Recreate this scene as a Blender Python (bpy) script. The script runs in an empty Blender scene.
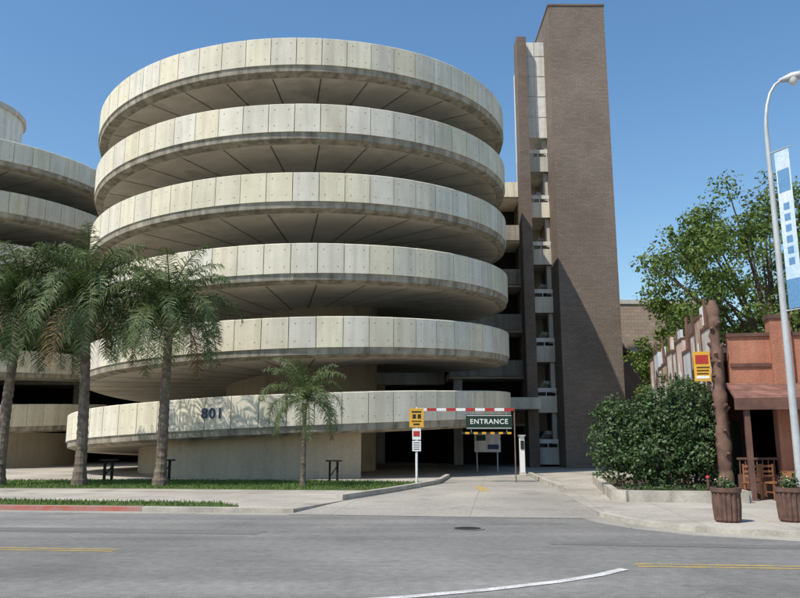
import bpy, math, random
from mathutils import Vector, Matrix
random.seed(7)
R=random.random
def U(a,b): return a+(b-a)*random.random()
sc=bpy.context.scene
sc.view_settings.view_transform='Standard'; sc.view_settings.look='None'; sc.view_settings.exposure=0
# ---------------- materials ----------------
def M(name,c1,c2=None,scale=2.0,rough=.85,bump=0,streak=0,island=0,metal=0,spec=.3,fine=.12,brick=None,grid=None,cracks=0,transl=0,big=0,stain=0):
    m=bpy.data.materials.new(name); m.use_nodes=True; nt=m.node_tree; N=nt.nodes; L=nt.links
    b=N['Principled BSDF']; b.inputs['Roughness'].default_value=rough; b.inputs['Metallic'].default_value=metal
    b.inputs['Specular IOR Level'].default_value=spec
    tc=N.new('ShaderNodeTexCoord'); co=tc.outputs['Object']
    if c2 is None: c2=tuple(x*.8 for x in c1)
    def noise(s,d=5,vec=None):
        n=N.new('ShaderNodeTexNoise'); n.inputs['Scale'].default_value=s; n.inputs['Detail'].default_value=d
        L.new(vec or co,n.inputs['Vector']); return n.outputs['Fac']
    def mr(x,a,b_,c,d):
        n=N.new('ShaderNodeMapRange'); L.new(x,n.inputs[0])
        for i,v in enumerate((a,b_,c,d)): n.inputs[i+1].default_value=v
        return n.outputs[0]
    def mul(col,val):
        n=N.new('ShaderNodeVectorMath'); n.operation='SCALE'; L.new(col,n.inputs[0]); L.new(val,n.inputs['Scale']); return n.outputs[0]
    def mix(f,a,b_):
        n=N.new('ShaderNodeMix'); n.data_type='RGBA'
        if isinstance(f,(int,float)): n.inputs[0].default_value=f
        else: L.new(f,n.inputs[0])
        for i,v in ((6,a),(7,b_)):
            if isinstance(v,tuple): n.inputs[i].default_value=(*v,1)
            else: L.new(v,n.inputs[i])
        return n.outputs[2]
    col=mix(mr(noise(scale),.35,.65,0,1),tuple(c1),tuple(c2))
    if big: col=mul(col,mr(noise(big,3),.35,.65,.82,1.1))
    if stain: col=mul(col,mr(noise(stain,7),.56,.70,1,.72))
    if brick:
        sx=N.new('ShaderNodeSeparateXYZ'); L.new(co,sx.inputs[0])
        ad=N.new('ShaderNodeMath'); L.new(sx.outputs[0],ad.inputs[0]); L.new(sx.outputs[1],ad.inputs[1])
        cb=N.new('ShaderNodeCombineXYZ'); L.new(ad.outputs[0],cb.inputs[0]); L.new(sx.outputs[2],cb.inputs[1])
        br=N.new('ShaderNodeTexBrick'); L.new(cb.outputs[0],br.inputs['Vector'])
        br.inputs['Color1'].default_value=(1,1,1,1); br.inputs['Color2'].default_value=(.80,.80,.80,1); br.inputs['Mortar'].default_value=(.68,.68,.68,1)
        br.inputs['Scale'].default_value=1; br.inputs['Brick Width'].default_value=brick[0]; br.inputs['Row Height'].default_value=brick[1]; br.inputs['Mortar Size'].default_value=brick[2]
        col=mul(col,br.outputs['Color'])
    if grid:
        br=N.new('ShaderNodeTexBrick'); mp=N.new('ShaderNodeMapping'); mp.inputs['Rotation'].default_value=(0,0,.13); mp.inputs['Location'].default_value=(.7,.4,0); L.new(co,mp.inputs[0]); L.new(mp.outputs[0],br.inputs['Vector'])
        br.offset=0
        br.inputs['Color1'].default_value=(1,1,1,1); br.inputs['Color2'].default_value=(.87,.87,.87,1); br.inputs['Mortar'].default_value=(.55,.55,.55,1)
        br.inputs['Scale'].default_value=1; br.inputs['Brick Width'].default_value=grid; br.inputs['Row Height'].default_value=grid; br.inputs['Mortar Size'].default_value=.009
        col=mul(col,br.outputs['Color'])
    if fine: col=mul(col,mr(noise(scale*14,4),.3,.7,1-fine,1+fine))
    if streak:
        mp=N.new('ShaderNodeMapping'); mp.inputs['Scale'].default_value=(3.2,3.2,.22); L.new(co,mp.inputs[0])
        col=mul(col,mr(noise(1.0,6,mp.outputs[0]),.42,.68,1.04,1-streak))
    if island:
        g=N.new('ShaderNodeNewGeometry'); col=mul(col,mr(g.outputs['Random Per Island'],0,1,1-island,1+island))
        w=N.new('ShaderNodeTexWhiteNoise'); w.noise_dimensions='1D'; L.new(g.outputs['Random Per Island'],w.inputs['W'])
        warm=N.new('ShaderNodeVectorMath'); warm.operation='MULTIPLY'; L.new(col,warm.inputs[0]); warm.inputs[1].default_value=(1.03,1.0,.87)
        col=mix(w.outputs['Value'],col,warm.outputs[0])
    if cracks:
        nd=N.new('ShaderNodeTexNoise'); nd.inputs['Scale'].default_value=1.3; nd.inputs['Detail'].default_value=5; L.new(co,nd.inputs['Vector'])
        va=N.new('ShaderNodeVectorMath'); va.operation='MULTIPLY_ADD'; L.new(nd.outputs['Color'],va.inputs[0]); va.inputs[1].default_value=(1.2,1.2,0); L.new(co,va.inputs[2])
        vo=N.new('ShaderNodeTexVoronoi'); vo.feature='DISTANCE_TO_EDGE'; vo.inputs['Scale'].default_value=.21; L.new(va.outputs[0],vo.inputs['Vector'])
        msk=mr(noise(.12,2),.48,.6,0,cracks)
        ck=N.new('ShaderNodeMath'); ck.operation='MULTIPLY'; L.new(mr(vo.outputs['Distance'],.0,.0035,1,0),ck.inputs[0]); L.new(msk,ck.inputs[1])
        inv=N.new('ShaderNodeMath'); inv.operation='SUBTRACT'; inv.inputs[0].default_value=1; L.new(ck.outputs[0],inv.inputs[1]); col=mul(col,inv.outputs[0])
        mp=N.new('ShaderNodeMapping'); mp.inputs['Rotation'].default_value=(0,0,.15); mp.inputs['Scale'].default_value=(.05,1.1,1); L.new(co,mp.inputs[0])
        col=mul(col,mr(noise(1.0,4,mp.outputs[0]),.35,.65,.84,1.1))
        col=mul(col,mr(noise(70,2),.3,.7,.68,1.32))
    L.new(col,b.inputs['Base Color'])
    if bump:
        bp=N.new('ShaderNodeBump'); bp.inputs['Strength'].default_value=bump; bp.inputs['Distance'].default_value=.02
        L.new(noise(scale*10,4),bp.inputs['Height']); L.new(bp.outputs[0],b.inputs['Normal'])
    if transl:
        t=N.new('ShaderNodeBsdfTranslucent'); L.new(col,t.inputs['Color']); ms=N.new('ShaderNodeMixShader'); ms.inputs[0].default_value=transl
        out=N['Material Output']; L.new(b.outputs[0],ms.inputs[1]); L.new(t.outputs[0],ms.inputs[2]); L.new(ms.outputs[0],out.inputs['Surface'])
    return m
panel=M('precast_panel',(.70,.66,.565),(.635,.595,.505),1.2,.9,.3,streak=.14,island=.085,fine=.05)
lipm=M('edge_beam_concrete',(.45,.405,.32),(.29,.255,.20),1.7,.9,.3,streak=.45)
soff=M('soffit_concrete',(.72,.65,.53),(.64,.57,.46),.8,.9,.2,big=.3,fine=.05,stain=.6)
jointm=M('joint_dark',(.17,.15,.12),(.11,.10,.08),2)
concrete=M('concrete',(.55,.52,.45),(.46,.43,.37),1.1,.9,.3,streak=.2)
basew=M('tan_wall',(.47,.40,.30),(.42,.355,.27),.5,.9,.3,streak=.07,stain=.5,fine=.06)
deckc=M('deck_concrete',(.42,.40,.36),(.34,.325,.29),1,.9)
parap=M('garage_parapet',(.40,.365,.30),(.32,.29,.24),1,.9,streak=.3)
brickm=M('brown_brick',(.250,.200,.163),(.218,.173,.140),.5,.9,.2,brick=(.40,.13,.014),big=.12)
brickd=M('dark_brick',(.20,.155,.125),(.17,.13,.105),.7,.9,.2,brick=(.40,.13,.014))
whitep=M('white_paint',(.70,.68,.62),(.60,.585,.54),3,.6,streak=.2)
white=M('clean_white',(.78,.78,.76),(.72,.72,.7),3,.5)
asph=M('asphalt',(.225,.215,.197),(.185,.178,.165),.5,.93,.5,cracks=.28,fine=.14,big=.15,stain=.35)
walk=M('sidewalk_concrete',(.46,.42,.355),(.40,.36,.305),.8,.9,.3,grid=1.5,big=.3,stain=.7)
drive=M('driveway_concrete',(.40,.37,.315),(.32,.295,.255),.7,.9,.3,grid=3.2,big=.35,stain=.6)
curbm=M('curb_concrete',(.48,.44,.375),(.34,.31,.26),2,.9,.3,stain=1.5)
redc=M('red_curb_paint',(.42,.13,.10),(.38,.22,.19),2.5,.8)
grassm=M('grass_soil',(.055,.10,.025),(.10,.105,.04),2.5,.95,.5)
blade=M('grass_blade',(.085,.16,.035),(.12,.19,.045),3,.8,island=.35,transl=.25)
yel=M('yellow_paint',(.50,.34,.07),(.30,.25,.13),5,.8,fine=.5)
wline=M('white_line_paint',(.66,.65,.62),(.42,.41,.39),4,.8,fine=.35)
black=M('black_paint',(.02,.02,.02),(.03,.03,.03),4,.5)
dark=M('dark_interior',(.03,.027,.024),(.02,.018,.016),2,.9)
frond=M('palm_frond',(.080,.125,.040),(.12,.155,.06),2,.55,island=.4,transl=.28,spec=.5)
frondd=M('palm_dry',(.22,.16,.08),(.16,.11,.06),3,.8,island=.3)
ptrunk=M('palm_trunk',(.23,.185,.14),(.12,.095,.072),5,.95,1,fine=.3)
bark=M('bark',(.13,.095,.07),(.08,.06,.045),5,.95,.8)
hedgel=M('hedge_leaf',(.045,.085,.025),(.065,.11,.033),1.5,.55,island=.45,transl=.15,spec=.5)
treel=M('tree_leaf',(.10,.16,.035),(.145,.20,.045),.8,.6,island=.4,transl=.35)
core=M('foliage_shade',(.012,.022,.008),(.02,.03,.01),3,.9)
stucco=M('orange_stucco',(.43,.19,.12),(.36,.15,.095),1.5,.95,.5,streak=.2,stain=.9)
redwood=M('red_brown_wood',(.16,.08,.058),(.10,.055,.042),3,.8,.4)
trunkw=M('carved_trunk',(.20,.115,.085),(.10,.06,.047),3,.85,.6)
shing=M('canopy_shingle',(.28,.135,.10),(.18,.09,.068),4,.9,.6,brick=(.35,.18,.02))
woodm=M('chair_wood',(.30,.13,.055),(.20,.085,.04),6,.5)
soil=M('bed_soil',(.12,.09,.06),(.08,.06,.045),5,.95,.6)
steel=M('galvanised_steel',(.52,.53,.53),(.44,.45,.45),3,.5,metal=.2)
lens=M('lamp_glass',(.7,.7,.68),(.65,.65,.62),3,.2)
bannerm=M('banner_cloth',(.66,.72,.76),(.45,.60,.72),1.2,.8)
bannerb=M('banner_blue',(.14,.30,.50),(.12,.26,.45),1.2,.8)
green=M('sign_green_black',(.015,.035,.022),(.02,.04,.028),4,.5)
signy=M('sign_yellow',(.70,.38,.04),(.62,.34,.04),4,.5)
signr=M('sign_red',(.45,.04,.035),(.38,.035,.03),4,.5)
blue=M('number_navy',(.03,.05,.13),(.03,.045,.11),4,.5)
tanb=M('tan_building',(.40,.31,.235),(.36,.28,.21),.5,.9,brick=(.6,.3,.02))
brownr=M('brown_roof_wall',(.20,.13,.10),(.16,.105,.08),.8,.9)
winm=M('window_glass',(.03,.04,.05),(.04,.05,.06),1,.08,spec=.6)
terr=M('ground_earth',(.26,.23,.18),(.20,.18,.14),.2,.95)
flow=M('flower_pink',(.6,.15,.2),(.6,.5,.45),20,.7,island=.4)
plank=M('planter_wood',(.16,.09,.068),(.10,.06,.047),8,.8,.4)
mur=[M('mural_white',(.66,.62,.56),(.45,.38,.33),2.2,.8,stain=1.2),M('mural_pink',(.50,.33,.27),(.6,.52,.45),2.5,.8,stain=1.2),M('mural_sky',(.45,.5,.55),(.58,.54,.5),2.2,.8,stain=1.2),M('mural_tan',(.48,.38,.30),(.33,.22,.16),2,.8,stain=1.2)]
# ---------------- mesh builder ----------------
class MB:
    def __init__(s): s.v=[];s.f=[];s.mi=[];s.sm=[];s.ms=[];s.x=None
    def add(s,vs,fs,mat,smooth=False):
        if mat not in s.ms: s.ms.append(mat)
        i=s.ms.index(mat); o=len(s.v)
        if s.x: vs=[s.x(*p) for p in vs]
        s.v+= [tuple(p) for p in vs]
        for f in fs: s.f.append([o+a for a in f]); s.mi.append(i); s.sm.append(smooth)
    def box(s,x0,x1,y0,y1,z0,z1,mat):
        vs=[(x,y,z) for z in (z0,z1) for y in (y0,y1) for x in (x0,x1)]
        s.add(vs,[(0,2,3,1),(4,5,7,6),(0,1,5,4),(2,6,7,3),(0,4,6,2),(1,3,7,5)],mat)
    def beam(s,a,b,w,h,mat):
        a=Vector(a);b=Vector(b);d=(b-a).normalized(); up=Vector((0,0,1)) if abs(d.z)<.95 else Vector((0,1,0))
        r=d.cross(up).normalized()*w/2; u=r.cross(d).normalized()*h/2
        vs=[p+i*r+j*u for p in (a,b) for i,j in ((-1,-1),(1,-1),(1,1),(-1,1))]
        s.add(vs,[(0,1,2,3),(7,6,5,4),(0,4,5,1),(1,5,6,2),(2,6,7,3),(3,7,4,0)],mat)
    def tube(s,pts,rad,n,mat,cap=True,smooth=True):
        pts=[Vector(p) for p in pts]; vs=[];fs=[]; k=len(pts)
        pr=None
        for i,p in enumerate(pts):
            d=(pts[min(i+1,k-1)]-pts[max(i-1,0)]).normalized()
            if pr is None: pr=d.orthogonal().normalized()
            pr=(pr-d*pr.dot(d)).normalized(); q=d.cross(pr)
            for j in range(n):
                a=2*math.pi*j/n
                vs.append(p+(pr*math.cos(a)+q*math.sin(a))*rad[i])
        for i in range(k-1):
            for j in range(n):
                a=i*n+j;b=i*n+(j+1)%n; fs.append((a,b,b+n,a+n))
        s.add(vs,fs,mat,smooth)
        if cap:
            s.add(vs[:n],[tuple(range(n))[::-1]],mat); s.add(vs[-n:],[tuple(range(n))],mat)
    def prism(s,poly,z0,z1,mat,side=None):
        n=len(poly); vs=[(x,y,z0) for x,y in poly]+[(x,y,z1) for x,y in poly]
        s.add(vs,[tuple(range(n,2*n))],mat); s.add(vs,[(i,(i+1)%n,(i+1)%n+n,i+n) for i in range(n)],side or mat)
    def build(s,name,parent=None):
        me=bpy.data.meshes.new(name); me.from_pydata(s.v,[],s.f)
        for m in s.ms: me.materials.append(m)
        me.polygons.foreach_set('material_index',s.mi); me.polygons.foreach_set('use_smooth',s.sm); me.update()
        o=bpy.data.objects.new(name,me); sc.collection.objects.link(o)
        if parent: o.parent=parent
        return o
def text(body,loc,rot,size,mat,name,parent,ext=.01,bold=.0):
    c=bpy.data.curves.new(name,'FONT'); c.body=body; c.size=size; c.extrude=ext; c.offset=bold; c.align_x='CENTER'; c.align_y='CENTER'; c.space_character=1.12
    o=bpy.data.objects.new(name+'_tmp',c); sc.collection.objects.link(o)
    bpy.context.view_layer.update()
    me=bpy.data.meshes.new_from_object(o.evaluated_get(bpy.context.evaluated_depsgraph_get()))
    bpy.data.objects.remove(o); me.materials.clear(); me.materials.append(mat)
    t=bpy.data.objects.new(name,me); t.location=loc; t.rotation_euler=rot; sc.collection.objects.link(t); t.parent=parent
# ---------------- spiral ramps ----------------
H=3.21; TAU=2*math.pi
def helix(cx,cy,Ro,thf,zf0,t0,t1,Rin=4.2,flare=0):
    mb=MB()
    zf=lambda th: zf0+H*(th-thf)/TAU
    def P(r,th,dz):
        if flare and r>Ro-1:
            e=max(0,min(1,(thf-.45-th)/1.2)); r+=flare*e*e*(3-2*e)
        return (cx+r*math.cos(th),cy+r*math.sin(th),zf(th)+dz)
    def sweep(prof,a,b,n,mats,closed_ends=True,smooth=False):
        k=len(prof); vs=[P(r,a+(b-a)*i/n,z) for i in range(n+1) for r,z in prof]
        for j in range(k):
            fs=[]
            for i in range(n):
                p=i*k+j;q=i*k+(j+1)%k; fs.append((p,q,q+k,p+k))
            mm=mats[j] if isinstance(mats,list) else mats
            o=[vs[x] for f in fs for x in (f[0],f[1])]+[vs[fs[-1][3]],vs[fs[-1][2]]]
            mb.add(o,[(2*i,2*i+1,2*i+3,2*i+2) for i in range(n)],mm,smooth)
        if closed_ends: mb.add(vs[:k],[tuple(range(k))],mats[0] if isinstance(mats,list) else mats); mb.add(vs[-k:],[tuple(range(k))],mats[0] if isinstance(mats,list) else mats)
    per=64; step=TAU/per; n0=round((t1-t0)/step)
    for i in range(n0):
        a=t0+i*step+.0013; b=t0+(i+1)*step-.0013
        k=3; vs=[];fs=[]
        for s_ in range(k+1):
            th=a+(b-a)*s_/k; j=.008*math.sin(i*12.9); dz=.008*math.sin(i*7.3)
            for r,z in ((Ro+j,-1.32),(Ro+j,-.03+dz),(Ro-.03+j,dz),(Ro-.15,dz),(Ro-.15,-1.32)): vs.append(P(r,th,z))
        for s_ in range(k):
            for j in range(5):
                p=s_*5+j;q=s_*5+(j+1)%5; fs.append((p,q,q+5,p+5))
        fs+=[(0,1,2,3,4),tuple(range(k*5,k*5+5))]
        mb.add(vs,fs,panel)
        # anchor pockets in each panel
        for ff in (.22,.78):
            th=a+(b-a)*ff; w=.0022; rr=Ro+.008*math.sin(i*12.9)+.003
            for zz in (-.3,-1.05): mb.add([P(rr,th-w,zz),P(rr,th+w,zz),P(rr,th+w,zz+.045),P(rr,th-w,zz+.045)],[(0,1,2,3)],lipm)
        if i%2==0:
            th=a; w=.03
            vs=[P(Ro-.55,th-w/Ro,-1.728),P(Ro-.55,th+w/Ro,-1.728),P(Rin+.1,th+w/Rin,-1.565),P(Rin+.1,th-w/Rin,-1.565)]
            mb.add(vs,[(0,1,2,3)],jointm)
    n=n0*2
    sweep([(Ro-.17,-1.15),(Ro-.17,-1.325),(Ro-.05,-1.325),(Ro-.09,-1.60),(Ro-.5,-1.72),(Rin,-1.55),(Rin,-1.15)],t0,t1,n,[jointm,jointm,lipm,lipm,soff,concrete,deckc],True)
    sweep([(Ro-.10,-1.28),(Ro-.10,-.06),(Ro-.145,-.06),(Ro-.145,-1.28)],t0,t1,n,jointm,False)
    mb.tube([(cx,cy,.05),(cx,cy,zf(t1-1))],[Rin+.02,Rin+.02],48,basew)
    return mb,P,zf
thf=math.radians(-82.6); cx,cy,Ro=-5.55,42.85,11.7
mb,P,zf=helix(cx,cy,Ro,thf,3.62,thf-math.radians(200),thf+math.radians(5*360+150),flare=.5)
n=40; a0=math.radians(-118); a1=math.radians(-68); vs=[];fs=[]
for i in range(n+1):
    th=a0+(a1-a0)*i/n
    for r in (10.3,10.0):
        vs+= [(cx+r*math.cos(th),cy+r*math.sin(th),.05),(cx+r*math.cos(th),cy+r*math.sin(th),zf(th)-1.6)]
for i in range(n):
    fs+=[(4*i,4*i+4,4*i+5,4*i+1),(4*i+2,4*i+3,4*i+7,4*i+6)]
fs+=[(0,1,3,2),(4*n,4*n+1,4*n+3,4*n+2)]
mb.add(vs,fs,basew)
# set-back wall further left
vs=[];fs=[];a0=math.radians(-172); a1=math.radians(-116)
for i in range(n+1):
    th=a0+(a1-a0)*i/n
    vs+= [(cx+8.6*math.cos(th),cy+8.6*math.sin(th),.05),(cx+8.6*math.cos(th),cy+8.6*math.sin(th),zf(th)-1.57)]
mb.add(vs,[(2*i,2*i+2,2*i+3,2*i+1) for i in range(n)],basew)
ramp=mb.build('spiral_parking_ramp')
th=math.radians(-100.9)
text('801',(cx+(Ro+.03)*math.cos(th),cy+(Ro+.03)*math.sin(th),zf(th)-.68),(math.pi/2,0,th+math.pi/2),.60,blue,'house_number',ramp,.015,.006)
mb,_,_=helix(-32.5,51.5,Ro,math.radians(-58),3.62,math.radians(-58-220),math.radians(-58+5*360+150))
mb.tube([(-32.5,51.5,20.9),(-32.5,51.5,25.0)],[4.4,4.4],40,whitep)
mb.tube([(-32.5,51.5,25.0),(-32.5,51.5,25.35)],[4.6,4.6],40,concrete)
mb.tube([(-32.5,51.5,.05),(-32.5,51.5,2.2)],[9.8,9.8],60,basew)
mb.build('spiral_parking_ramp')
# ---------------- garage block ----------------
mb=MB()
def block(x0,x1,y0,y1,back,pm,colstep=7.5,low=.6,hi=1.0):
    for k in range(6):
        z=19.2-H*k
        mb.box(x0,x1,y0+.2,y1,z-.45,z,soff)
        xx=x0
        while xx<x1-.1:
            w=min(2.4,x1-xx); mb.box(xx+.01,xx+w-.01,y0,y0+.17,z-low,z+hi,panel if k==0 else pm); xx+=w
    x=x0+.6
    while x<x1:
        mb.box(x-.3,x+.3,y0+.5,y0+1.1,.1,18.7,concrete); x+=colstep
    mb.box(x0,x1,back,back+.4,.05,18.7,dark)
block(-62,3.3,55.4,90,62,panel)
block(3.4,8.6,51.5,90,54.5,parap,9,.3,.8)
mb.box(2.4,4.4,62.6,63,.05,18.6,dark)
mb.box(8.6,13.7,53.2,76,.05,19.0,brickd)
mb.box(2.8,8.58,46.0,51.4,3.6,4.3,concrete)
mb.build('parking_garage')
# ---------------- stair tower ----------------
mb=MB()
mb.box(9.98,13.72,46,52,.05,30.5,brickm)
mb.box(9.93,13.77,45.95,52.05,30.5,30.62,brickd)
mb.box(8.0,8.65,47.3,48.6,.05,29.0,brickd)
mb.box(8.65,9.98,48.0,53,21.9,28.95,whitep)
mb.box(9.25,9.29,47.97,48.0,21.9,28.95,concrete)
for k in range(4): mb.box(8.65,9.98,47.975,48.0,23.4+k*1.5,23.43+k*1.5,concrete)
mb.box(8.65,9.98,51.6,53,.05,21.9,concrete)
for k in range(7):
    z=21.9-3.21*k-.9
    if z<1: continue
    mb.box(8.65,9.98,48.1,51.6,z-1.35,z-1.1,concrete)
    mb.box(8.66,9.97,48.0,48.15,z-1.5,z-.45,panel if k%2 else concrete)
    mb.box(8.66,9.97,48.02,48.08,z-.2,z+.06,whitep)
    for xx in (8.7,9.3,9.9): mb.box(xx,xx+.04,48.03,48.07,z-.45,z-.2,white)
    mb.box(9.7,9.975,48.3,48.7,z-.25,z+1.7,concrete)
    mb.beam((8.7,50.9,z-1.1),(9.6,49.0,z+.5),.5,.25,concrete)
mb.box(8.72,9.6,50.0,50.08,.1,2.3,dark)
mb.build('stair_tower')
mb=MB()
mb.box(17,27,62,76,.05,13.0,tanb); mb.box(16.9,27.1,61.9,76.1,13.0,13.35,concrete)
for i in range(4):
    for k in range(2): mb.box(18+i*2.3,19.3+i*2.3,61.93,61.99,2.4+k*3.6,4.0+k*3.6,winm)
mb.build('office_building')
mb=MB()
mb.box(14.3,19,54,60,.05,7.6,brownr)
mb.add([(14.1,53.8,9.6),(19.4,53.8,6.4),(19.4,60,6.4),(14.1,60,9.6),(14.1,53.8,9.2),(19.4,53.8,6.05),(19.4,60,6.05),(14.1,60,9.2)],[(0,1,2,3),(4,7,6,5),(0,4,5,1),(1,5,6,2),(2,6,7,3),(3,7,4,0)],redwood)
mb.box(14.3,16.2,54.1,60,7.6,8.3,brownr)
mb.build('brown_outbuilding')
# ---------------- ground ----------------
mb=MB(); mb.add([(-600,-300,-.02),(600,-300,-.02),(600,900,-.02),(-600,900,-.02)],[(0,1,2,3)],terr); mb.build('ground')
mb=MB(); mb.add([(-120,-14,0),(120,-45,0),(120,22,0),(-120,45,0)],[(0,1,2,3)],asph); mb.build('road')
curbL=[(-80,27.6),(-30,21.6),(-9.8,19.05),(-2.5,18.2)]
curbR=[(4.45,17.3),(4.6,16.2),(4.95,15.3),(5.6,14.4),(6.9,13.65),(10,12.9),(60,4.6)]
plaza=curbL+[(-1.6,20.6),(-.1,24.5),(1.5,29),(2.2,34),(2.6,60),(6.5,60),(6.0,36),(5.5,30),(5.05,24),(4.7,20.5)]+curbR+[(60,90),(-80,90)]
mb=MB(); mb.prism(plaza,-.01,.10,walk,curbm); mb.build('sidewalk')
def strip(mb,pl,w0,w1,z0,z1,mat):
    n=len(pl); L_=[];
    for i,p in enumerate(pl):
        a=Vector(pl[max(i-1,0)]);b=Vector(pl[min(i+1,n-1)]); d=(b-a).normalized(); nn=Vector((-d.y,d.x)); p=Vector(p)
        L_.append((p+nn*w0,p+nn*w1))
    vs=[]
    for a,b in L_: vs+= [(a.x,a.y,z0),(a.x,a.y,z1),(b.x,b.y,z1),(b.x,b.y,z0)]
    fs=[]
    for i in range(n-1):
        for j in range(3): fs.append((4*i+j,4*i+4+j,4*i+5+j,4*i+1+j))
    fs+=[(0,1,2,3),(4*n-4,4*n-3,4*n-2,4*n-1)]
    mb.add(vs,fs,mat)
mb=MB()
strip(mb,curbL,-.006,.16,-.01,.106,curbm); strip(mb,curbR,-.006,.16,-.01,.106,curbm)
strip(mb,[(-60,25.2),(-30,21.6),(-9.8,19.05),(-6.2,18.63)],-.012,.15,-.005,.111,redc)
strip(mb,[(-1.55,20.9),(-.1,24.5),(1.5,29),(2.2,34)],.0,.18,.08,.24,curbm)
strip(mb,[(5.25,25.5),(5.5,30),(6.0,36)][::-1],.0,.18,.08,.24,curbm)
mb.build('curb')
mb=MB(); strip(mb,curbL,-.5,-.02,-.02,.005,drive); strip(mb,curbR,-.5,-.02,-.02,.005,drive)
mb.build('gutter')
mb=MB()
DL=[(-2.7,17.9,.006),(-1.6,20.6,.085),(-.1,24.5,.09),(1.5,29,.09),(2.2,34,.09),(2.6,60,.09)]
DR=[(4.6,16.9,.006),(4.7,20.5,.085),(5.05,24,.09),(5.5,30,.09),(6.0,36,.09),(6.5,60,.09)]
vs=[];
for a,b in zip(DL,DR): vs+=[a,b]
mb.add(vs,[(2*i,2*i+1,2*i+3,2*i+2) for i in range(5)],drive)
mb.box(2.6,2.9,24.8,27.2,.09,.096,yel)
mb.build('driveway')
mb=MB()
def flat(pts,z,mat): mb.add([(x,y,z) for x,y in pts],[tuple(range(len(pts)))],mat)
for (a,b) in (((-40,15.6),(-4.4,11.95)),((3.2,10.55),(40,6.9))):
    a=Vector(a);b=Vector(b);d=(b-a).normalized();nn=Vector((-d.y,d.x))
    for o in (0,.2): 
        q=[a+nn*o,b+nn*o,b+nn*(o+.08),a+nn*(o+.08)]; flat([tuple(p) for p in q],.004,yel)
pl=[(-4.2,7.0),(-3.0,7.45),(-1.5,8.0),(0,8.52),(1.0,8.95),(1.9,9.45),(2.5,9.9),(2.95,10.35)]
for i in range(len(pl)-1):
    a=Vector(pl[i]);b=Vector(pl[i+1])
    def nrm(j):
        p=Vector(pl[max(j-1,0)]);q=Vector(pl[min(j+1,len(pl)-1)]);d=(q-p).normalized();return Vector((-d.y,d.x))*.07
    flat([tuple(a-nrm(i)),tuple(b-nrm(i+1)),tuple(b+nrm(i+1)),tuple(a+nrm(i))],.008,wline)
mb.build('road_marking')
mb=MB(); mb.tube([(1.3,15.0,-.01),(1.3,15.0,.012)],[.33,.33],24,asph); mb.tube([(1.3,15.0,-.01),(1.3,15.0,.015)],[.26,.26],24,black); mb.build('manhole_cover')
mb=MB(); asph2=M('asphalt_patch',(.165,.16,.15),(.145,.14,.132),1,.9,.5)
mb.add([(-9,15.4,.004),(-2.5,14.7,.004),(-2.6,14.1,.004),(-9.1,14.8,.004)],[(0,1,2,3)],asph2)
mb.add([(2.5,13.2,.004),(8.5,12.3,.004),(8.4,11.9,.004),(2.45,12.8,.004)],[(0,1,2,3)],asph2); mb.build('asphalt_patch')
# lawns
def lawn(poly,nbl,name,z=.115):
    mb=MB(); mb.prism(poly,.09,z,grassm)
    xs=[p[0] for p in poly]; ys=[p[1] for p in poly]
    def inside(x,y):
        c=False;n=len(poly)
        for i in range(n):
            x1,y1=poly[i];x2,y2=poly[i-1]
            if (y1>y)!=(y2>y) and x<(x2-x1)*(y-y1)/(y2-y1)+x1: c=not c
        return c
    for k in range(nbl):
        x=U(max(min(xs),-19),max(xs));y=U(min(ys),max(ys))
        if not inside(x,y): continue
        a=U(0,TAU);h=U(.04,.10);w=.018
        mb.add([(x-w*math.cos(a),y-w*math.sin(a),z-.005),(x+w*math.cos(a),y+w*math.sin(a),z-.005),(x+U(-.04,.04),y+U(-.04,.04),z+h)],[(0,1,2)],blade)
    mb.build(name)
lawn([(-40,24.6),(-40,23.1),(-9.5,19.35),(-3.9,18.75),(-4.6,19.9),(-9.5,20.7)],14000,'grass')
lawn([(-40,30),(-40,27.6),(-9,25.9),(-4,25.2),(-.3,24.9),(.6,27),(1.1,29.3),(-1,30.6),(-9,31.5)],16000,'grass')
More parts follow.
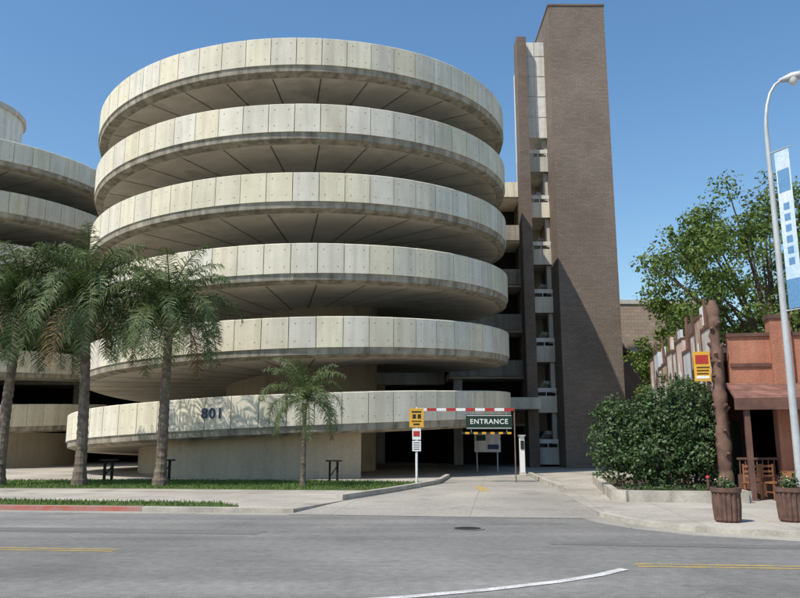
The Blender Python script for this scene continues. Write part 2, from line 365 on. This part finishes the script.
# ---------------- palms ----------------
def palm(x,y,h,L_,nf,r0,lean=(0,0),seed=1):
    random.seed(seed); mb=MB(); pts=[];rad=[];n=int(h/.09)
    for i in range(n+1):
        f=i/n; pts.append((x+lean[0]*f*f,y+lean[1]*f*f,.05+h*f)); 
        rad.append(r0*(1.2-.4*f)*(1+.09*((i%3)==0)+U(-.025,.025)) + (r0*.5*max(0,1-f*9)) + r0*.5*max(0,(f-.85)/.15))
    mb.tube(pts,rad,12,ptrunk,smooth=False)
    top=Vector(pts[-1])
    for i in range(34 if r0>.1 else 8):
        a=U(0,TAU);zz=U(-1.1,.1)*(r0/.2); b=top+Vector((math.cos(a)*r0,math.sin(a)*r0,zz)); mb.beam(b,b+Vector((math.cos(a)*.22,math.sin(a)*.22,.35))*(r0/.2),.10*r0/.2,.03,frondd)
    for k in range(nf):
        f=k/nf; az=k*2.39996+U(-.2,.2); el=math.radians(84-98*f**1.1+U(-8,8)); ln=L_*U(.85,1.1)
        dry=f>.965; mt=frondd if dry else frond
        p=top+Vector((0,0,.15)); ns=16; ds=ln/ns; rp=[p.copy()]; e=el; azz=az
        tw=U(-.25,.25)
        for s_ in range(ns):
            e-= (.05+.17*(s_/ns))*(.55+.6*max(0,math.cos(el)))*(1.1 if el>0 else .8)
            e=max(e,-1.45); azz+=tw/ns
            p=p+Vector((math.cos(azz)*math.cos(e),math.sin(azz)*math.cos(e),math.sin(e)))*ds; rp.append(p.copy())
        mb.tube(rp,[.028*(1-.85*i/ns)*L_/3+.004 for i in range(ns+1)],4,mt,cap=False)
        for s_ in range(2,ns*4):
            q=s_/4; i=int(q); fr=q-i
            if i>=ns: break
            c=rp[i].lerp(rp[i+1],fr); d=(rp[i+1]-rp[i]).normalized(); side=d.cross(Vector((0,0,1)))
            if side.length<.05: side=Vector((1,0,0))
            side.normalize(); upv=side.cross(d)
            g=q/ns; ll=.62*L_/3*(math.sin(math.pi*min(1,.12+.85*g))**.6)
            for sg in (-1,1):
                lift=U(-.4,.7)
                dr=(side*sg*.9+d*U(.3,.8)+upv*lift).normalized()
                l=ll*U(.7,1.2); m1=c+dr*l*.55+Vector((0,0,-.06*l)); e1=c+dr*l*.9+Vector((0,0,-.46*l)); w=d*.0125*L_/3*1.1
                mb.add([c-w,c+w,m1+w*1.1,m1-w*1.1,e1],[(0,1,2,3),(3,2,4)],mt)
    return mb.build('palm_tree')
palm(-14.4,27.6,6.5,3.5,50,.175,(.25,0),11)
palm(-11.4,27.4,6.55,3.5,50,.175,(-.25,0),12)
palm(-8.5,27.3,6.1,3.2,46,.17,(.0,0),13)
palm(-3.4,27.0,2.95,2.15,26,.08,(.0,0),14)
# ---------------- leafy trees ----------------
def leaves(mb,c,r,n,size,mat,shell=.5):
    for _ in range(n):
        while True:
            d=Vector((U(-1,1),U(-1,1),U(-1,1)))
            if .02<d.length<1: break
        d.normalize(); q=shell+(1-shell)*R()**.6
        p=Vector(c)+Vector((d.x*r[0],d.y*r[1],d.z*r[2]))*q
        nn=(d+Vector((U(-1,1),U(-1,1),U(-.4,1.2)))).normalized(); a=nn.orthogonal().normalized(); b=nn.cross(a)
        t=U(0,TAU); a,b=a*math.cos(t)+b*math.sin(t),b*math.cos(t)-a*math.sin(t); s_=size*U(.6,1.3)
        mb.add([p-a*s_,p-b*s_*.5,p+a*s_,p+b*s_*.5],[(0,1,2,3)],mat)
def tree(x,y,h,rx,rz,zc,nc,seed,ls=.16,lp=70,cr=(.8,1.5),name='leafy_tree',mat=None):
    random.seed(seed); mb=MB(); mat=mat or treel
    mb.tube([(x,y,0),(x+.1,y,h*.2),(x,y+.1,h*.4),(x+.2,y,h*.72)],[.38,.3,.24,.08],10,bark)
    for k in range(nc):
        while True:
            d=Vector((U(-1,1),U(-1,1),U(-1,1)))
            if .3<d.length<1: break
        if R()<.55: d=d.normalized()*U(.85,1.0)
        sc_=1+.10*math.sin(5*math.atan2(d.y,d.x)+seed)+.08*math.sin(7*d.z)
        c=Vector((x+d.x*rx*sc_,y+d.y*rx*.9*sc_,zc+d.z*rz*sc_))
        cc=U(*cr)
        leaves(mb,c,(cc,cc,cc*.65),lp,ls,mat,.2)
        if k%5==0:
            s0=Vector((x,y,U(h*.25,h*.5))); mid=s0.lerp(c,.5)+Vector((0,0,.4)); mb.tube([s0,mid,c],[.12,.07,.02],6,bark,cap=False)
    mb.build(name)
tree(19.6,39,13,6.3,5.4,9.6,350,3,.12,120,(.7,1.3))
tree(28.5,44,12,6.5,5.0,9.0,130,5,.22,60,(.9,1.6))
tree(15.3,43,7,2.0,2.2,6.0,40,8,.14,80,(.5,.9))
random.seed(20); mb=MB()
for i in range(70):
    x=-150+i*5+U(-2,2); y=U(120,150); c=(x,y,U(2.5,5)); leaves(mb,c,(5,4,U(3.5,6)),110,.8,hedgel,.2)
mb.build('distant_trees')
# hedge
random.seed(31); mb=MB()
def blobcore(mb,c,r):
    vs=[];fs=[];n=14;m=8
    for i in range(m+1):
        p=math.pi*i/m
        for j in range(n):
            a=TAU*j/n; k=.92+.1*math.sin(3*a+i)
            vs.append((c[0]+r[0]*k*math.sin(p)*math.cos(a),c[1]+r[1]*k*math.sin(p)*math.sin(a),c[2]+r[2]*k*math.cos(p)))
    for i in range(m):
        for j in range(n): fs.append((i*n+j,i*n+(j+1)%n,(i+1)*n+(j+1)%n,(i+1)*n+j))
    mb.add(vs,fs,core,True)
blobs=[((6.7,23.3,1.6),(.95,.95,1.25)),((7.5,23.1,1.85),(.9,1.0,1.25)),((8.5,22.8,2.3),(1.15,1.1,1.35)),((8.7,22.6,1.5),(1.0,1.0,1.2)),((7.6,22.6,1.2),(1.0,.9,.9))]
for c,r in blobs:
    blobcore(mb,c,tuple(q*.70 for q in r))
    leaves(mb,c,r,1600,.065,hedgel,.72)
for _ in range(230):
    c,r=random.choice(blobs); d=Vector((U(-1,1),U(-1,.6),U(-.8,1))).normalized()
    q=Vector(c)+Vector((d.x*r[0],d.y*r[1],d.z*r[2]))*U(.86,1.12)
    if q.z<.5: continue
    s_=U(.16,.32); leaves(mb,q,(s_,s_,s_*.8),int(220*s_),.055,hedgel,.1)
for x in (6.9,7.9,8.7): mb.tube([(x,22.7,.1),(x+.05,22.7,1.2)],[.07,.05],7,bark)
mb.build('hedge')
mb=MB(); pw=[(5.75,20.7),(6.0,20.3),(8.95,19.9),(9.1,21.0),(10.4,28.6),(7.4,29.2)]
mb.prism([(p[0]*.985+.12,p[1]*.99+.24) for p in pw],.1,.33,soil)
for i in range(len(pw)):
    a=pw[i];b=pw[(i+1)%len(pw)]
    if i<3 or i==5: mb.beam((*a,.24),(*b,.24),.2,.3,curbm)
random.seed(77)
for _ in range(60):
    x=U(6.2,8.9);y=U(20.7,22.2); leaves(mb,(x,y,.4),(.16,.12,.1),22,.035,hedgel,.1)
mb.build('planter_bed')
mb=MB(); mb.tube([(8.35,20.9,.35),(8.35,20.9,.68)],[.04,.04],12,redwood); mb.tube([(8.35,20.9,.68),(8.35,20.9,.72),(8.35,20.9,.75)],[.055,.055,.02],12,signr)
mb.tube([(8.27,20.9,.6),(8.43,20.9,.6)],[.022,.022],8,redwood); mb.build('fire_standpipe')
# ---------------- restaurant ----------------
mb=MB(); d=Vector((.981,-.196)); nn=Vector((-.196,-.981)); P0=Vector((9.2,21.6))
fr=lambda u,w,z:(P0.x+d.x*u+nn.x*w,P0.y+d.y*u+nn.y*w,z)
mb.x=fr
random.seed(9)
w=-.35;i=0
while w>-14:
    ww=U(.9,1.7); h=U(4.6,5.6); mb.box(-.12,.1,w-ww+.02,w,.1,h,mur[[0,3,0,2,1,0][i%6]])
    mb.box(-.15,.12,w-ww+.0,w-ww+.09,.1,h+.12,redwood); mb.box(-.15,.12,w-ww+.09,w,h,h+.1,redwood)
    u=-.135; c=w-ww/2; z0=h-2.2
    fig=[(0,0),(.3,.0),(.22,.7),(.38,1.0),(.16,1.15),(.14,1.45),(-.14,1.45),(-.16,1.15),(-.38,1.0),(-.22,.7),(-.3,0)]
    mb.add([(u,c+a,z0+b) for a,b in fig],[tuple(range(len(fig)))],[redwood,white,black,brownr][(i+i//3)%4])
    for q in range(3): mb.box(-.14,-.12,c-ww*.35,c+ww*.35,1.0+q*.6,1.06+q*.6,[redwood,signr,blue][q])
    w-=ww;i+=1
for k in range(7): mb.tube([(0,-1.2-k*1.8,4.2),(U(-.15,.1),-1.2-k*1.8,U(5.7,6.1))],[.09,.05],6,redwood); 
for k in range(5): mb.box(-.05,.05,-2-k*2.2,-1.4-k*2.2,5.2,5.2+U(.4,.65),[white,brownr,mur[2],mur[1],white][k])
mb.box(.1,14,-14,-.25,4.2,4.35,concrete)
mb.box(.1,14,-14.1,-13.9,.1,4.2,stucco)
mb.box(13.8,14,-13.9,-.25,.1,4.2,stucco)
random.seed(5)
zs=[.05+k*.14 for k in range(38)]
mb.tube([(-.05+U(-.015,.015),U(-.015,.015),z) for z in zs],[.20+U(-.02,.025)+.02*math.sin(z*5)-.05*(z/5.3) for z in zs],12,trunkw,smooth=True)
for k in range(12):
    a=U(.3,2.8); z=U(.6,5); mb.tube([(-.05+.12*math.cos(a),.12*math.sin(a),z),(-.05+.24*math.cos(a),.24*math.sin(a),z+.1)],[.07,.045],7,trunkw)
mb.tube([(-.05,0,5.2),(-.07,0,5.45),(-.05,0,5.7)],[.16,.19,.1],9,trunkw)
mb.box(.28,1.4,-.25,0,3.2,4.62,stucco); mb.box(.26,1.42,-.3,.06,4.62,4.72,redwood)
mb.box(1.4,1.95,-.3,.14,.1,5.1,stucco); mb.box(1.36,1.99,-.34,.18,5.1,5.22,redwood)
mb.box(1.95,14,-.25,0,.1,4.62,stucco); mb.box(1.99,14,-.3,.06,4.62,4.72,redwood)
mb.box(.3,1.38,.0,.05,3.75,3.85,redwood)
for k in range(5): mb.box(2.8+k*2.3,4.3+k*2.3,.0,.03,1.1,2.5,winm)
mb.add([(.15,0.01,3.3),(14,0.01,3.3),(14,1.0,2.8),(.15,1.0,2.8),(.15,.01,3.2),(14,.01,3.2),(14,1.0,2.7),(.15,1.0,2.7)],[(0,1,2,3),(4,7,6,5),(0,4,5,1),(1,5,6,2),(2,6,7,3),(3,7,4,0)],shing)
mb.box(.1,14,1.0,1.06,2.5,2.82,redwood)
for u in (.35,2.2,5): mb.box(u,u+.14,.82,.96,.1,2.7,redwood)
mb.box(.1,1.4,-3.2,-3.0,.1,4.2,redwood); mb.box(.45,1.1,-3.0,-2.95,.1,2.3,winm)
mb.box(.1,.2,-3,-.3,.1,4.2,brownr)
mb.box(.28,1.4,-.12,-.02,.1,.75,redwood)
for k in range(7): mb.box(.34+k*.15,.37+k*.15,-.1,-.06,.75,1.15,redwood)
mb.box(.28,1.4,-.12,-.03,1.15,1.21,redwood)
rest=mb.build('restaurant_building')
mb=MB(); mb.x=fr
mb.box(-.72,-.27,.12,.17,3.35,4.2,signy); mb.box(-.67,-.32,.17,.18,3.42,3.5,white); mb.box(-.67,-.32,.17,.18,3.85,4.1,signr)
for q in range(3): mb.box(-.65,-.34+.02*q,.17,.18,3.55+q*.09,3.58+q*.09,black)
mb.box(-.27,-.15,.12,.16,3.9,3.96,redwood); mb.box(-.27,-.15,.12,.16,3.5,3.56,redwood)
mb.build('restaurant_sign')
def chair(u,w,rot):
    mb=MB(); c,s_=math.cos(rot),math.sin(rot)
    mb.x=lambda x,y,z: fr(u+x*c-y*s_,w+x*s_+y*c,z+.1)
    for x in (-.2,.2):
        mb.box(x-.022,x+.022,-.22,-.176,0,.44,woodm); mb.box(x-.022,x+.022,.176,.22,0,.95,woodm)
    mb.box(-.24,.24,-.24,.24,.44,.48,woodm)
    for z in (.6,.72,.86): mb.box(-.178,.178,.185,.21,z,z+.06,woodm)
    for x in (-.19,.19): mb.box(x-.012,x+.012,-.17,.17,.2,.23,woodm)
    mb.build('wooden_chair')
chair(.55,.4,.3); chair(1.05,.5,2.6); chair(1.95,.45,-.4); chair(2.5,.5,1.2)
mb=MB(); mb.x=fr
mb.box(1.3,1.8,.25,.85,.82,.86,woodm); mb.tube([(1.55,.55,.1),(1.55,.55,.82)],[.04,.04],8,black); mb.box(1.35,1.75,.5,.6,.1,.14,black); mb.box(1.5,1.6,.35,.75,.1,.145,black); mb.build('patio_table')
# ---------------- street items ----------------
def planter(x,y,seed):
    random.seed(seed); mb=MB(); n=48
    prof=[(.20,.1),(.25,.14),(.27,.4),(.27,.66),(.29,.68),(.29,.76),(.25,.76),(.24,.68)]
    vs=[];fs=[]
    for i,(r,z) in enumerate(prof):
        for j in range(n):
            rr=r-(.028 if (j%3==0 and 0<i<4) else 0); a=TAU*j/n; vs.append((x+rr*math.cos(a),y+rr*math.sin(a),z))
    for i in range(len(prof)-1):
        for j in range(n): fs.append((i*n+j,i*n+(j+1)%n,(i+1)*n+(j+1)%n,(i+1)*n+j))
    mb.add(vs,fs,plank); mb.tube([(x,y,.66),(x,y,.70)],[.245,.245],20,soil)
    leaves(mb,(x,y,.84),(.22,.22,.12),260,.035,hedgel,.1); leaves(mb,(x,y,.9),(.22,.22,.1),45,.02,flow,.6)
    for _ in range(12):
        a=U(0,TAU); mb.beam((x,y,.7),(x+.15*math.cos(a),y+.15*math.sin(a),U(.95,1.1)),.006,.006,blade)
    mb.build('flower_planter')
planter(6.45,15.3,1); planter(7.75,15.35,2)
mb=MB(); lx,ly=8.1,15.6
mb.tube([(lx,ly,.1),(lx,ly,.25)],[.2,.18],12,concrete)
mb.tube([(lx,ly,.25),(lx,ly,.5),(lx,ly,4),(lx,ly,8.5)],[.09,.08,.068,.048],14,steel)
arc=[(lx,ly,8.45),(lx+.02,ly,8.7),(lx+.07,ly,9.0),(lx+.16,ly,9.28),(lx+.28,ly-.02,9.48),(lx+.42,ly-.05,9.58)]
mb.tube(arc,[.045,.04,.036,.034,.032,.03],10,steel)
a=Vector(arc[-1]); hd=Vector((.8,-.55,.05)).normalized()
mb.tube([a-hd*.05,a+hd*.06,a+hd*.22,a+hd*.4,a+hd*.5],[.04,.07,.11,.09,.03],12,steel)
q=a+hd*.24; mb.tube([q-Vector((0,0,.04)),q-Vector((0,0,.14)),q-Vector((0,0,.2))],[.10,.09,.03],12,lens)
for z in (7.85,4.35): mb.tube([(lx,ly,z),(lx+.24,ly-.5,z)],[.018,.012],6,steel)
def ban(s0,s1,z0,z1,o,m):
    A=Vector((lx+.06,ly-.12));B=Vector((lx+.20,ly-.45)); nrm=Vector((-.92,-.39))*o
    p=A.lerp(B,s0)+nrm;q=A.lerp(B,s1)+nrm; mb.add([(p.x,p.y,z1),(q.x,q.y,z1),(q.x,q.y,z0),(p.x,p.y,z0)],[(0,1,2,3)],m)
ban(0,1,4.38,7.82,0,bannerm)
ban(.0,1,4.38,5.0,.004,bannerb); ban(.1,.9,6.9,7.4,.004,bannerb)
for k in range(6): ban(.3,.7,5.3+k*.24,5.45+k*.24,.004,bannerb)
mb.build('street_lamp')
mb=MB(); x,y=.62,28.6
mb.tube([(x,y,.1),(x,y,2.85)],[.045,.045],10,white)
mb.box(x-.27,x+.27,y-.07,y-.05,2.18,2.88,signy)
for (a,b,c,e) in ((-.18,.18,2.72,2.78),(-.15,-.02,2.5,2.66),(.04,.17,2.5,2.66),(-.18,.18,2.38,2.42),(-.12,.12,2.26,2.32)): mb.box(x+a,x+b,y-.076,y-.07,c,e,black)
mb.box(x-.16,x+.16,y-.07,y-.05,1.72,2.14,white); mb.box(x-.12,x+.12,y-.076,y-.07,1.84,2.04,signr)
mb.box(x-.16,x+.16,y-.07,y-.05,1.3,1.68,white)
for k in range(4): mb.box(x-.12,x+.12,y-.076,y-.07,1.36+k*.08,1.385+k*.08,black)
mb.build('parking_sign')
mb=MB(); y=30.0
mb.tube([(4.52,y,.1),(4.52,y,3.0)],[.028,.028],10,brickd); mb.tube([(.66,y,.1),(.66,y,3.0)],[.03,.03],10,white)
n=10
for k in range(n):
    a=.68+k*(4.5-.68)/n; mb.box(a+.001,a+3.82/n-.001,y-.05,y+.05,2.84,2.95,signr if k%2 else white)
mb.box(2.6,4.42,y-.04,y+.02,2.13,2.70,green)
for z in (2.16,2.65): mb.box(2.63,4.39,y-.046,y-.04,z,z+.02,white)
for xx in (2.8,4.2): mb.box(xx,xx+.02,y-.01,y+.01,2.7,2.84,steel); mb.box(xx,xx+.02,y-.01,y+.01,2.02,2.13,steel)
for k in range(12):
    a=2.4+k*.165; mb.box(a+.001,a+.164,y-.04,y+.04,1.94,2.02,signy if k%2 else black)
fr_=mb.build('clearance_bar')
text('ENTRANCE',(3.51,y-.05,2.42),(math.pi/2,0,0),.27,white,'entrance_lettering',fr_,.006,.003)
mb=MB(); mb.box(5.6,5.86,35.8,36.1,.1,.25,concrete); mb.box(5.62,5.84,35.83,36.07,.25,1.9,white); mb.box(5.65,5.81,35.80,35.83,1.3,1.7,black); mb.box(5.58,5.88,35.75,36.12,1.9,1.96,steel); mb.build('ticket_machine')
mb=MB()
mb.box(4.0,5.4,41,41.06,1.1,2.15,whitep); mb.box(4.1,4.6,40.98,41,1.7,2.0,green); mb.box(4.7,5.3,40.98,41,1.25,1.5,blue)
for xx in (4.1,5.2): mb.box(xx,xx+.06,41.06,41.12,.09,2.1,steel)
mb.build('information_board')
for (x,y) in ((-11.75,31.0),(-9.5,31.2),(-2.6,30.2)):
    mb=MB(); mb.box(x-.3,x+.3,y-.25,y+.25,.88,.94,dark); mb.box(x-.2,x-.12,y-.06,y+.06,.1,.88,dark); mb.box(x+.1,x+.18,y-.06,y+.06,.1,.88,dark); mb.beam((x-.15,y,.3),(x+.13,y,.7),.04,.04,dark); mb.build('pedestal_table')
# ---------------- light, sky, camera ----------------
w=bpy.data.worlds.new('World'); sc.world=w; w.use_nodes=True; nt=w.node_tree
bg=nt.nodes['Background']; sk=nt.nodes.new('ShaderNodeTexSky'); sk.sky_type='NISHITA'; sk.sun_disc=False
sd=Vector((-.75*math.cos(math.radians(55)),-.66*math.cos(math.radians(55)),math.sin(math.radians(55)))).normalized()
sk.sun_elevation=math.asin(sd.z); sk.sun_rotation=math.atan2(sd.x,sd.y)%TAU; sk.air_density=1.4; sk.dust_density=.4; sk.ozone_density=4.0
hs=nt.nodes.new('ShaderNodeHueSaturation'); hs.inputs['Saturation'].default_value=1.15
nt.links.new(sk.outputs[0],hs.inputs['Color']); nt.links.new(hs.outputs[0],bg.inputs[0]); bg.inputs[1].default_value=.15
l=bpy.data.lights.new('Sun','SUN'); l.energy=5.0; l.angle=math.radians(.5); l.color=(1,.94,.84)
lo=bpy.data.objects.new('sun_light',l); lo.rotation_euler=sd.to_track_quat('Z','Y').to_euler(); sc.collection.objects.link(lo)
cam=bpy.data.cameras.new('Camera'); cam.sensor_width=36; cam.lens=33.75; cam.clip_end=2000
co=bpy.data.objects.new('Camera',cam); co.location=(0,0,1.65); co.rotation_euler=(math.radians(90+10.76),0,0); sc.collection.objects.link(co); sc.camera=co
